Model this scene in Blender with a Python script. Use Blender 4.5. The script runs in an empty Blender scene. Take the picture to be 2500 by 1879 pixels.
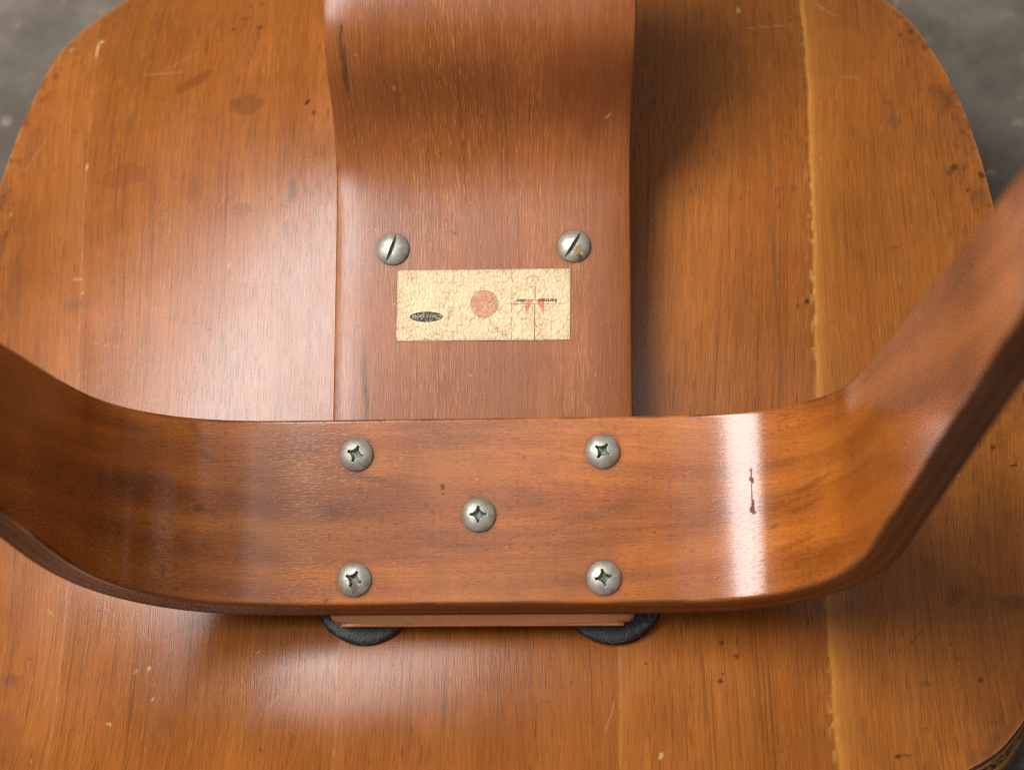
import bpy, bmesh, math, random
import numpy as np
from mathutils import Matrix, Vector

# ------------------------------------------------------------------ units
# The chair is measured in small units of 1/6 mm; S turns them into metres.
S = 1.0 / 6000.0
rng = np.random.default_rng(7)
scene = bpy.context.scene
COL = scene.collection

# ------------------------------------------------------------------ camera
F, TILT, YAW = 4612.75, 0.18755, 0.07997
def rot_cam():
    return Matrix.Rotation(YAW, 3, 'Y') @ Matrix.Rotation(TILT, 3, 'X')
cam_data = bpy.data.cameras.new('camera')
cam = bpy.data.objects.new('camera', cam_data)
COL.objects.link(cam)
R_ = rot_cam()
cam.matrix_world = Matrix.Translation(R_ @ Vector((0, 0, F * S))) @ R_.to_4x4()
cam_data.sensor_width = 36.0
cam_data.lens = 36.0 * F / 2500.0
cam_data.clip_start = 0.01
cam_data.clip_end = 50
cam_data.dof.use_dof = True
cam_data.dof.focus_distance = (F + 30) * S
cam_data.dof.aperture_fstop = 6.5
scene.camera = cam

# ------------------------------------------------------------------ light
world = bpy.data.worlds.new('World')
scene.world = world
world.use_nodes = True
bg = world.node_tree.nodes['Background']
bg.inputs[0].default_value = (1.0, 0.97, 0.93, 1)
bg.inputs[1].default_value = 0.23

def area(name, direction, dist, sx, sy, watts, color=(1, 1, 1), target=(0, -0.03, 0)):
    l = bpy.data.lights.new(name, 'AREA')
    l.shape = 'RECTANGLE'; l.size = sx; l.size_y = sy; l.energy = watts; l.color = color
    o = bpy.data.objects.new(name, l); COL.objects.link(o)
    dv = Vector(direction).normalized()
    o.location = Vector(target) + dv * dist
    o.rotation_euler = dv.to_track_quat('Z', 'Y').to_euler()
    return o
area('softbox_lamp', (-0.52, 0.33, 1.0), 1.5, 1.08, 0.54, 36, (0.985, 0.99, 1.0))
# three unseen lamps added for the overhead sheen; the gap shapes a dark reflection
def panel(name, x0, x1, y0, y1, watts_m2):
    area(name, ((x0 + x1) / 2, (y0 + y1) / 2, 1.0), 2.0, (x1 - x0) * 2, (y1 - y0) * 2, watts_m2 * (x1 - x0) * (y1 - y0) * 4, (0.95, 0.97, 1.0))
panel('added_panel_rear', -0.45, 0.48, 0.185, 0.33, 5.5)
panel('added_panel_front', -0.45, 0.25, -0.06, 0.070, 5)
panel('added_panel_side', -0.45, -0.20, 0.08, 0.175, 4.5)

vs = scene.view_settings
vs.view_transform = 'Standard'; vs.look = 'None'; vs.exposure = -0.14; vs.gamma = 1.0
vs.use_curve_mapping = False
scene.cycles.use_denoising = False
scene.cycles.pixel_filter_type = 'BLACKMAN_HARRIS'; scene.cycles.filter_width = 1.05
scene.cycles.max_bounces = 5; scene.cycles.diffuse_bounces = 3; scene.cycles.glossy_bounces = 3; scene.cycles.transmission_bounces = 0
scene.cycles.caustics_reflective = False; scene.cycles.use_adaptive_sampling = True; scene.cycles.adaptive_threshold = 0.02

# ------------------------------------------------------------------ node helpers
class NT:
    def __init__(self, name):
        self.m = bpy.data.materials.new(name); self.m.use_nodes = True
        self.t = self.m.node_tree; self.bsdf = self.t.nodes['Principled BSDF']
        self.out = self.t.nodes['Material Output']
    def n(self, typ, **kw):
        nd = self.t.nodes.new(typ)
        for k, v in kw.items(): setattr(nd, k, v)
        return nd
    def set(self, sock, v):
        if isinstance(v, bpy.types.NodeSocket): self.t.links.new(v, sock)
        else: sock.default_value = v
    def math(self, op, a, b=0.0, c=0.0, clamp=False):
        nd = self.n('ShaderNodeMath', operation=op, use_clamp=clamp)
        self.set(nd.inputs[0], a); self.set(nd.inputs[1], b); self.set(nd.inputs[2], c)
        return nd.outputs[0]
    def vmul(self, v, s):
        nd = self.n('ShaderNodeVectorMath', operation='MULTIPLY'); self.set(nd.inputs[0], v); self.set(nd.inputs[1], s); return nd.outputs[0]
    def vadd(self, v, s):
        nd = self.n('ShaderNodeVectorMath', operation='ADD'); self.set(nd.inputs[0], v); self.set(nd.inputs[1], s); return nd.outputs[0]
    def noise(self, v, detail=2.0, rough=0.5, scale=1.0, dist=0.0):
        nd = self.n('ShaderNodeTexNoise'); self.set(nd.inputs['Vector'], v)
        nd.inputs['Scale'].default_value = scale; nd.inputs['Detail'].default_value = detail
        nd.inputs['Roughness'].default_value = rough; nd.inputs['Distortion'].default_value = dist
        return nd.outputs['Fac']
    def ramp(self, f, lo, hi, a=0.0, b=1.0, smooth=True):
        nd = self.n('ShaderNodeMapRange', interpolation_type='SMOOTHSTEP' if smooth else 'LINEAR')
        self.set(nd.inputs['Value'], f)
        for k, v in (('From Min', lo), ('From Max', hi), ('To Min', a), ('To Max', b)): self.set(nd.inputs[k], v)
        return nd.outputs['Result']
    def mix(self, f, a, b, mode='MIX'):
        nd = self.n('ShaderNodeMix', data_type='RGBA', blend_type=mode)
        self.set(nd.inputs['Factor'], f); self.set(nd.inputs['A'], a); self.set(nd.inputs['B'], b)
        # the RGBA sockets are the third of each kind
        for s_, v in ((nd.inputs[6], a), (nd.inputs[7], b)): self.set(s_, v)
        self.set(nd.inputs[0], f)
        return nd.outputs[2]
    def bump(self, h, strength, dist, normal=None):
        nd = self.n('ShaderNodeBump'); self.set(nd.inputs['Height'], h)
        nd.inputs['Strength'].default_value = strength; nd.inputs['Distance'].default_value = dist
        if normal is not None: self.set(nd.inputs['Normal'], normal)
        return nd.outputs[0]

def c4(r, g, b): return (r, g, b, 1.0)

def wood(name, base, alt, pore, fleck, rough, seed, pore_w=3.6, pore_l=120.0, pore_amt=0.55, fleck_amt=0.35,
         coat=0.0, coat_rough=0.2, bump=0.25, band=260.0, wavy=14.0, haze=0.0, cloud=0.3, spec=0.5, ply=0.0, line=0.4, line_l=420.0, thr=0.60):
    """varnished veneer; UV is (across the grain, along the grain) in thousands of units"""
    k = NT(name)
    uv = k.n('ShaderNodeUVMap', uv_map='grain').outputs[0]
    P = k.vadd(k.vmul(uv, (1000, 1000, 0)), (seed * 913.0, seed * 377.0, seed * 3.7))
    # gentle wander of the grain
    wv = k.noise(k.vmul(P, (1 / 420.0, 1 / 1100.0, 1)), 0.0)
    off = k.math('MULTIPLY', k.math('SUBTRACT', wv, 0.5), wavy * 6)
    cmb = k.n('ShaderNodeCombineXYZ'); k.set(cmb.inputs[0], off)
    Q = k.vadd(P, cmb.outputs[0])
    n_band = k.noise(k.vmul(Q, (1 / band, 1 / 3200.0, 1)), 2.0, 0.55)
    n_str = k.noise(k.vmul(Q, (1 / 14.0, 1 / 700.0, 1)), 2.0, 0.65)
    n_fine = k.noise(k.vmul(Q, (1 / 3.6, 1 / 130.0, 1)), 1.0, 0.6)
    n_pore = k.noise(k.vmul(Q, (1 / pore_w, 1 / pore_l, 1)), 0.0, 0.5)
    n_flk = k.noise(k.vadd(k.vmul(Q, (1 / (pore_w * 1.15), 1 / (pore_l * 0.8), 1)), (31.7, 11.1, 5)), 0.0, 0.5)
    n_line = k.noise(k.vadd(k.vmul(Q, (1 / 6.0, 1 / line_l, 1)), (3.3, 8.1, 9)), 0.0, 0.5)
    n_pat = k.noise(k.vmul(Q, (1 / 120.0, 1 / 500.0, 1)), 0.0)
    n_cl = k.noise(k.vmul(P, (1 / 330.0, 1 / 420.0, 1)), 3.0, 0.6)
    col = k.mix(k.ramp(n_band, 0.36, 0.66), c4(*base), c4(*alt))
    col = k.mix(1.0, col, k.ramp(n_str, 0.3, 0.7, 0.91, 1.08, False), 'MULTIPLY')
    col = k.mix(1.0, col, k.ramp(n_fine, 0.3, 0.7, 0.87, 1.11, False), 'MULTIPLY')
    col = k.mix(1.0, col, k.ramp(n_cl, 0.3, 0.7, 1.0 - cloud * 0.6, 1.0 + cloud * 0.45, False), 'MULTIPLY')
    pm = k.math('MULTIPLY', k.ramp(n_pore, thr, thr + 0.14), k.ramp(n_pat, 0.35, 0.65, pore_amt * 0.35, pore_amt))
    col = k.mix(pm, col, c4(*pore))
    lm = k.math('MULTIPLY', k.ramp(n_line, 0.66, 0.74), k.ramp(n_pat, 0.3, 0.7, line, line * 0.3))
    col = k.mix(lm, col, c4(*pore))
    fm = k.math('MULTIPLY', k.ramp(n_flk, 0.60, 0.76), k.ramp(n_pat, 0.35, 0.65, fleck_amt, fleck_amt * 0.35))
    col = k.mix(fm, col, c4(*fleck))
    if ply:                                           # glue lines and alternate plies on a cut edge
        sp = k.n('ShaderNodeSeparateXYZ'); k.set(sp.inputs[0], uv)
        pu = k.math('DIVIDE', k.math('ADD', k.math('MULTIPLY', sp.outputs[0], 1000.0), k.math('MULTIPLY', n_pat, 3.0)), ply)
        fr = k.math('ABSOLUTE', k.math('SUBTRACT', k.math('FRACT', pu), 0.5))
        alt_ = k.math('GREATER_THAN', k.math('FRACT', k.math('MULTIPLY', k.math('FLOOR', pu), 0.5)), 0.25)
        col = k.mix(1.0, col, k.ramp(alt_, 0.0, 1.0, 0.72, 1.25), 'MULTIPLY')
        col = k.mix(k.ramp(fr, 0.40, 0.48, 0.0, 0.75), col, c4(0.022, 0.009, 0.005))
    at = k.n('ShaderNodeAttribute', attribute_name='wear')
    col = k.mix(at.outputs['Alpha'], col, at.outputs['Color'])
    k.set(k.bsdf.inputs['Base Color'], col)
    dull = k.ramp(at.outputs['Alpha'], 0.60, 0.78, 1.0, 0.08)      # bare spots in the varnish do not shine
    k.set(k.bsdf.inputs['Specular IOR Level'], k.math('MULTIPLY', dull, spec))
    r = k.ramp(n_cl, 0.3, 0.7, rough - 0.05, rough + 0.06, False)
    r = k.math('ADD', r, k.math('MULTIPLY', at.outputs['Alpha'], 0.04))
    k.set(k.bsdf.inputs['Roughness'], r)
    if coat:
        k.set(k.bsdf.inputs['Coat Weight'], k.math('MULTIPLY', dull, coat)); k.bsdf.inputs['Coat Roughness'].default_value = coat_rough
    h = k.math('ADD', k.math('MULTIPLY', k.ramp(n_pore, 0.60, 0.74), -0.6), k.math('MULTIPLY', n_fine, 0.75))
    b1 = k.bump(h, bump, 0.00022)
    k.set(k.bsdf.inputs['Normal'], b1)
    if coat: k.set(k.bsdf.inputs['Coat Normal'], k.bump(h, bump * 0.55, 0.00022))
    return k.m

M_SEAT = wood('seat_veneer', (0.345, 0.106, 0.0155), (0.285, 0.080, 0.0098), (0.075, 0.022, 0.006), (0.48, 0.19, 0.034), 0.26, 1,
              pore_w=1.8, pore_l=55, pore_amt=0.6, fleck_amt=0.28, band=300, bump=0.11, spec=0.42)
M_SPINE = wood('spine_veneer', (0.325, 0.100, 0.0235), (0.275, 0.078, 0.0165), (0.10, 0.032, 0.011), (0.54, 0.22, 0.045), 0.27, 2,
               pore_w=1.7, pore_l=46, pore_amt=0.32, fleck_amt=0.42, band=330, bump=0.12, spec=0.38)
M_LEG = wood('leg_veneer', (0.425, 0.116, 0.0125), (0.275, 0.066, 0.0070), (0.065, 0.018, 0.0045), (0.56, 0.22, 0.034), 0.36, 3,
             pore_w=1.9, pore_l=18, pore_amt=0.55, fleck_amt=0.38, band=90, wavy=34, line=0.3, line_l=60.0, thr=0.56, coat=1.0, coat_rough=0.165, bump=0.17, cloud=0.6, spec=0.1)
M_EDGE = wood('plywood_edge', (0.235, 0.066, 0.014), (0.160, 0.043, 0.010), (0.04, 0.014, 0.006), (0.24, 0.08, 0.02), 0.42, 4,
              pore_w=2.4, pore_l=120, pore_amt=0.5, fleck_amt=0.25, band=26, wavy=0.4, bump=0.3, ply=16.2)
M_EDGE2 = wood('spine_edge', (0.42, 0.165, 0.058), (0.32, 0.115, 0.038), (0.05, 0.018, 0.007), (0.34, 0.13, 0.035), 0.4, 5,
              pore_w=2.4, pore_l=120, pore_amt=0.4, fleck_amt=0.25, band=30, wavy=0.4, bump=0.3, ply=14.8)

def ply_pale():
    k = NT('pale_ply'); uv = k.n('ShaderNodeUVMap', uv_map='grain').outputs[0]
    P = k.vmul(uv, (1000, 1000, 0))
    a = k.noise(k.vmul(P, (1 / 5.0, 1 / 60.0, 1)), 3.0); b = k.noise(k.vmul(P, (1 / 40.0, 1 / 30.0, 1)), 3.0)
    col = k.mix(k.ramp(a, 0.3, 0.7), c4(0.27, 0.10, 0.02), c4(0.42, 0.19, 0.04))
    col = k.mix(k.ramp(b, 0.52, 0.66, 0, 0.6), col, c4(0.09, 0.03, 0.012))
    k.set(k.bsdf.inputs['Base Color'], col); k.bsdf.inputs['Roughness'].default_value = 0.5
    k.set(k.bsdf.inputs['Normal'], k.bump(a, 0.4, 0.0002)); return k.m
def ply_dark():
    k = NT('dark_ply'); uv = k.n('ShaderNodeUVMap', uv_map='grain').outputs[0]
    P = k.vmul(uv, (1000, 1000, 0))
    a = k.noise(k.vmul(P, (1 / 9.0, 1 / 16.0, 1)), 3.0)
    col = k.mix(k.ramp(a, 0.42, 0.54), c4(0.016, 0.008, 0.005), c4(0.26, 0.105, 0.022))
    k.set(k.bsdf.inputs['Base Color'], col); k.bsdf.inputs['Roughness'].default_value = 0.6
    k.set(k.bsdf.inputs['Normal'], k.bump(a, 0.6, 0.0004)); return k.m
def ply_red():
    k = NT('red_ply'); uv = k.n('ShaderNodeUVMap', uv_map='grain').outputs[0]
    P = k.vmul(uv, (1000, 1000, 0)); a = k.noise(k.vmul(P, (1 / 4.0, 1 / 70.0, 1)), 3.0)
    col = k.mix(k.ramp(a, 0.3, 0.7), c4(0.09, 0.026, 0.016), c4(0.17, 0.055, 0.025))
    k.set(k.bsdf.inputs['Base Color'], col); k.bsdf.inputs['Roughness'].default_value = 0.5; return k.m
M_PLY = [None, ply_red(), ply_pale(), ply_dark(), ply_pale()]

def rubber():
    k = NT('black_rubber'); g = k.n('ShaderNodeTexCoord').outputs['Object']
    P = k.vmul(g, (6000, 6000, 6000))
    w = k.n('ShaderNodeTexNoise'); k.set(w.inputs['Vector'], P); w.inputs['Scale'].default_value = 0.03
    Pw = k.vadd(P, k.vmul(w.outputs['Color'], (22, 22, 22)))
    v = k.n('ShaderNodeTexVoronoi', feature='DISTANCE_TO_EDGE'); k.set(v.inputs['Vector'], Pw); v.inputs['Scale'].default_value = 1 / 52.0
    crack = k.ramp(v.outputs['Distance'], 0.0, 0.03)
    fine = k.noise(k.vmul(P, (1 / 7.0,) * 3), 3.0)
    col = k.mix(crack, c4(0.070, 0.074, 0.080), c4(0.013, 0.014, 0.016))
    k.set(k.bsdf.inputs['Base Color'], col)
    k.set(k.bsdf.inputs['Roughness'], k.ramp(fine, 0.3, 0.7, 0.3, 0.5))
    h = k.math('ADD', crack, k.math('MULTIPLY', fine, 0.5))
    k.set(k.bsdf.inputs['Normal'], k.bump(fine, 0.35, 0.0003)); return k.m
M_RUB = rubber()

def nickel():
    k = NT('aged_nickel'); g = k.n('ShaderNodeTexCoord').outputs['Object']; P = k.vmul(g, (6000,) * 3)
    oi = k.n('ShaderNodeObjectInfo').outputs['Random']
    P = k.vadd(P, k.vmul(oi, (900, 700, 300)))
    a = k.noise(k.vmul(P, (1 / 22.0,) * 3), 4.0, 0.65); b = k.noise(k.vmul(P, (1 / 3.0,) * 3), 2.0)
    at = k.n('ShaderNodeAttribute', attribute_name='wear')
    col = k.mix(k.ramp(a, 0.35, 0.68), c4(0.50, 0.475, 0.40), c4(0.31, 0.28, 0.205))
    col = k.mix(k.ramp(b, 0.60, 0.72, 0, 0.45), col, c4(0.10, 0.085, 0.06))
    col = k.mix(at.outputs['Alpha'], col, at.outputs['Color'])
    k.set(k.bsdf.inputs['Base Color'], col)
    k.set(k.bsdf.inputs['Metallic'], k.math('SUBTRACT', 0.6, k.math('MULTIPLY', at.outputs['Alpha'], 0.8), clamp=True))
    k.set(k.bsdf.inputs['Roughness'], k.ramp(a, 0.3, 0.7, 0.42, 0.55))
    k.set(k.bsdf.inputs['Normal'], k.bump(b, 0.18, 0.0002)); return k.m
M_NI = nickel()

def paper():
    k = NT('crackled_paper'); uv = k.n('ShaderNodeUVMap', uv_map='grain').outputs[0]
    P = k.vmul(uv, (1000, 1000, 0))
    w = k.n('ShaderNodeTexNoise'); k.set(w.inputs['Vector'], k.vmul(P, (1 / 26.0, 1 / 26.0, 1))); w.inputs['Detail'].default_value = 3
    Pw = k.vadd(P, k.vmul(k.vadd(w.outputs['Color'], (-0.5, -0.5, -0.5)), (22, 22, 0)))
    def vor(sx, sy, off):
        v = k.n('ShaderNodeTexVoronoi', feature='DISTANCE_TO_EDGE'); k.set(v.inputs['Vector'], k.vadd(k.vmul(Pw, (1 / sx, 1 / sy, 1)), off))
        v.inputs['Scale'].default_value = 1.0; return v.outputs['Distance']
    d1 = vor(15.0, 22.0, (0, 0, 0)); d2 = vor(7.5, 9.0, (7.7, 3.1, 0))
    vc = k.n('ShaderNodeTexVoronoi', feature='F1'); k.set(vc.inputs['Vector'], k.vmul(Pw, (1 / 15.0, 1 / 22.0, 1))); vc.inputs['Scale'].default_value = 1.0
    pat = k.noise(k.vmul(P, (1 / 70.0, 1 / 60.0, 1)), 2.0)
    l1 = k.ramp(d1, 0.0, 0.07); l2 = k.ramp(d2, 0.0, 0.07)
    l2 = k.math('MAXIMUM', l2, k.ramp(pat, 0.42, 0.6))
    blot = k.noise(k.vmul(P, (1 / 90.0, 1 / 50.0, 1)), 4.0)
    col = k.mix(k.ramp(blot, 0.3, 0.7), c4(0.79, 0.595, 0.345), c4(0.72, 0.51, 0.265))
    col = k.mix(k.math('MULTIPLY', k.math('SUBTRACT', 1, l2), 0.22), col, c4(0.36, 0.18, 0.06))
    at = k.n('ShaderNodeAttribute', attribute_name='wear')
    col = k.mix(at.outputs['Alpha'], col, at.outputs['Color'])
    k.set(k.bsdf.inputs['Base Color'], col); k.bsdf.inputs['Roughness'].default_value = 0.5
    k.set(k.bsdf.inputs['Normal'], k.bump(l2, 0.3, 0.0003)); return k.m
M_PAPER = paper()

def ink(name, col, cream=0.35):
    """worn print: the cracked paper shows through in places"""
    k = NT(name); uv = k.n('ShaderNodeTexCoord').outputs['Object']; P = k.vmul(uv, (6000,) * 3)
    w = k.n('ShaderNodeTexNoise'); k.set(w.inputs['Vector'], k.vmul(P, (1 / 26.0, 1 / 26.0, 1))); w.inputs['Detail'].default_value = 3
    Pw = k.vadd(P, k.vmul(w.outputs['Color'], (22, 22, 0)))
    v = k.n('ShaderNodeTexVoronoi', feature='DISTANCE_TO_EDGE'); k.set(v.inputs['Vector'], k.vmul(Pw, (1 / 15.0, 1 / 22.0, 0))); v.inputs['Scale'].default_value = 1.0
    a = k.noise(k.vmul(P, (1 / 3.5, 1 / 3.5, 0)), 3.0)
    cr = k.ramp(v.outputs['Distance'], 0.0, 0.09, 1, 0)
    f = k.math('MAXIMUM', k.math('MULTIPLY', cr, 0.5), k.ramp(a, 0.52, 0.68, 0, cream))
    k.set(k.bsdf.inputs['Base Color'], k.mix(f, c4(*col), c4(0.62, 0.43, 0.20))); k.bsdf.inputs['Roughness'].default_value = 0.5
    k.set(k.bsdf.inputs['Normal'], k.bump(v.outputs['Distance'], 0.6, 0.0005)); return k.m
M_RED = ink('red_ink', (0.52, 0.21, 0.115), 0.9)
M_RED2 = ink('orange_ink', (0.58, 0.16, 0.070), 0.5)
M_BLACK = ink('black_ink', (0.022, 0.024, 0.030), 0.12)
M_CREAM = ink('cream_print', (0.60, 0.42, 0.20), 0.1)
M_LINE = ink('thin_line_ink', (0.10, 0.05, 0.03), 0.4)
M_PINK = ink('pale_red_ink', (0.60, 0.29, 0.165), 0.5)

def concrete():
    k = NT('concrete'); g = k.n('ShaderNodeTexCoord').outputs['Object']
    a = k.noise(k.vmul(g, (26, 26, 26)), 5.0, 0.62); b = k.noise(k.vmul(g, (120, 120, 120)), 3.0); c = k.noise(k.vmul(g, (5, 5, 5)), 3.0)
    v = k.n('ShaderNodeTexVoronoi', feature='F1'); k.set(v.inputs['Vector'], g); v.inputs['Scale'].default_value = 75
    col = k.mix(k.ramp(a, 0.32, 0.68), c4(0.100, 0.078, 0.058), c4(0.178, 0.143, 0.110))
    spot = k.math('MULTIPLY', k.ramp(v.outputs['Distance'], 0.12, 0.32, 1, 0), k.ramp(b, 0.45, 0.6))
    col = k.mix(k.math('MULTIPLY', spot, 0.5), col, c4(0.36, 0.29, 0.22))
    col = k.mix(1.0, col, k.ramp(c, 0.3, 0.7, 0.8, 1.15), 'MULTIPLY')
    k.set(k.bsdf.inputs['Base Color'], col); k.bsdf.inputs['Roughness'].default_value = 0.7; k.bsdf.inputs['Specular IOR Level'].default_value = 0.25
    k.set(k.bsdf.inputs['Normal'], k.bump(a, 0.3, 0.002)); return k.m
M_FLOOR = concrete()

# ------------------------------------------------------------------ mesh helpers
def make(name, verts, faces, mats, parent=None, uv=None, wear=None, matidx=None, smooth=True, sharp=None):
    """verts (N,3) in units, faces (M,4) quads or list; uv (N,2) in units; wear (N,4)"""
    me = bpy.data.meshes.new(name)
    v = np.asarray(verts, dtype=np.float64) * S
    if isinstance(faces, np.ndarray):
        nf, k = faces.shape
        me.vertices.add(len(v)); me.vertices.foreach_set('co', v.astype(np.float32).ravel())
        me.loops.add(nf * k); me.loops.foreach_set('vertex_index', faces.astype(np.int32).ravel())
        me.polygons.add(nf)
        me.polygons.foreach_set('loop_start', (np.arange(nf) * k).astype(np.int32))
        me.polygons.foreach_set('loop_total', np.full(nf, k, np.int32))
        me.update(calc_edges=True)
    else:
        me.from_pydata([tuple(p) for p in v], [], faces)
    me.validate()
    for m in mats: me.materials.append(m)
    if matidx is not None: me.polygons.foreach_set('material_index', np.asarray(matidx, np.int32))
    if uv is not None:
        l = me.uv_layers.new(name='grain')
        li = np.zeros(len(me.loops), np.int32); me.loops.foreach_get('vertex_index', li)
        l.data.foreach_set('uv', (np.asarray(uv)[li] / 1000.0).astype(np.float32).ravel())
    if wear is not None:
        a = me.color_attributes.new('wear', 'FLOAT_COLOR', 'POINT')
        a.data.foreach_set('color', np.asarray(wear, np.float32).ravel())
    if smooth: me.polygons.foreach_set('use_smooth', np.ones(len(me.polygons), bool))
    o = bpy.data.objects.new(name, me); COL.objects.link(o)
    if parent is not None: o.parent = parent
    return o

def grid_faces(nr, nc, wrap=False, flip=False):
    i = np.arange(nr - 1)[:, None]; j = np.arange(nc if wrap else nc - 1)[None, :]
    a = i * nc + j; b = i * nc + (j + 1) % nc
    f = np.stack([a, b, b + nc, a + nc], -1).reshape(-1, 4)
    return f[:, ::-1].copy() if flip else f

INK = {'drop': (0.16, 0.045, 0.028), 'red_patch': (0.15, 0.030, 0.005), 'amber': (0.150, 0.037, 0.002), 'dark': (0.045, 0.017, 0.010), 'red': (0.115, 0.030, 0.014), 'redl': (0.30, 0.085, 0.035),
       'grey': (0.085, 0.045, 0.026), 'chip': (0.55, 0.34, 0.13), 'purple': (0.115, 0.045, 0.042), 'seam': (0.60, 0.29, 0.062)}

def vnoise(x, y, seed):
    """cheap smooth value noise in [0,1]"""
    r = np.random.default_rng(seed); T = r.random((64, 64))
    xi = np.floor(x).astype(int); yi = np.floor(y).astype(int); fx = x - xi; fy = y - yi
    fx = fx * fx * (3 - 2 * fx); fy = fy * fy * (3 - 2 * fy)
    g = lambda a, b: T[a % 64, b % 64]
    return (g(xi, yi) * (1 - fx) + g(xi + 1, yi) * fx) * (1 - fy) + (g(xi, yi + 1) * (1 - fx) + g(xi + 1, yi + 1) * fx) * fy

def over(wear, col, a):
    """lay a colour over the wear layer"""
    a = np.clip(a, 0, 1)[:, None]; A0 = wear[:, 3:4]
    An = a + A0 * (1 - a)
    wear[:, :3] = np.where(An > 1e-6, (np.array(col)[None, :] * a + wear[:, :3] * A0 * (1 - a)) / np.maximum(An, 1e-6), wear[:, :3])
    wear[:, 3:4] = An

def marks(wear, x, y, lst):
    for k, (mx, my, rx, ry, rot, kind, al) in enumerate(lst):
        R = max(rx, ry) * 1.7 + 4
        sel = np.where((np.abs(x - mx) < R) & (np.abs(y - my) < R))[0]
        if not len(sel): continue
        dx, dy = x[sel] - mx, y[sel] - my
        t = math.radians(rot); u = dx * math.cos(t) + dy * math.sin(t); v = -dx * math.sin(t) + dy * math.cos(t)
        rr = np.hypot(u / max(rx, 2.2), v / max(ry, 2.2))
        rr = rr + 0.55 * (vnoise(u / max(rx * .55, 3) + 9 * k, v / max(ry * .55, 3) + 5.3 * k, 3) - 0.5)
        soft = {'amber': 0.16, 'chip': 0.3, 'drop': 0.25, 'red_patch': 0.9}.get(kind, 0.5)
        if min(rx, ry) > 11 and kind in ('dark', 'red', 'grey'): soft = 0.95
        m = np.clip((1 + soft * .5 - rr) / soft, 0, 1); m = m * m * (3 - 2 * m)
        sub = wear[sel]; over(sub, INK[kind], m * al); wear[sel] = sub

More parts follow.
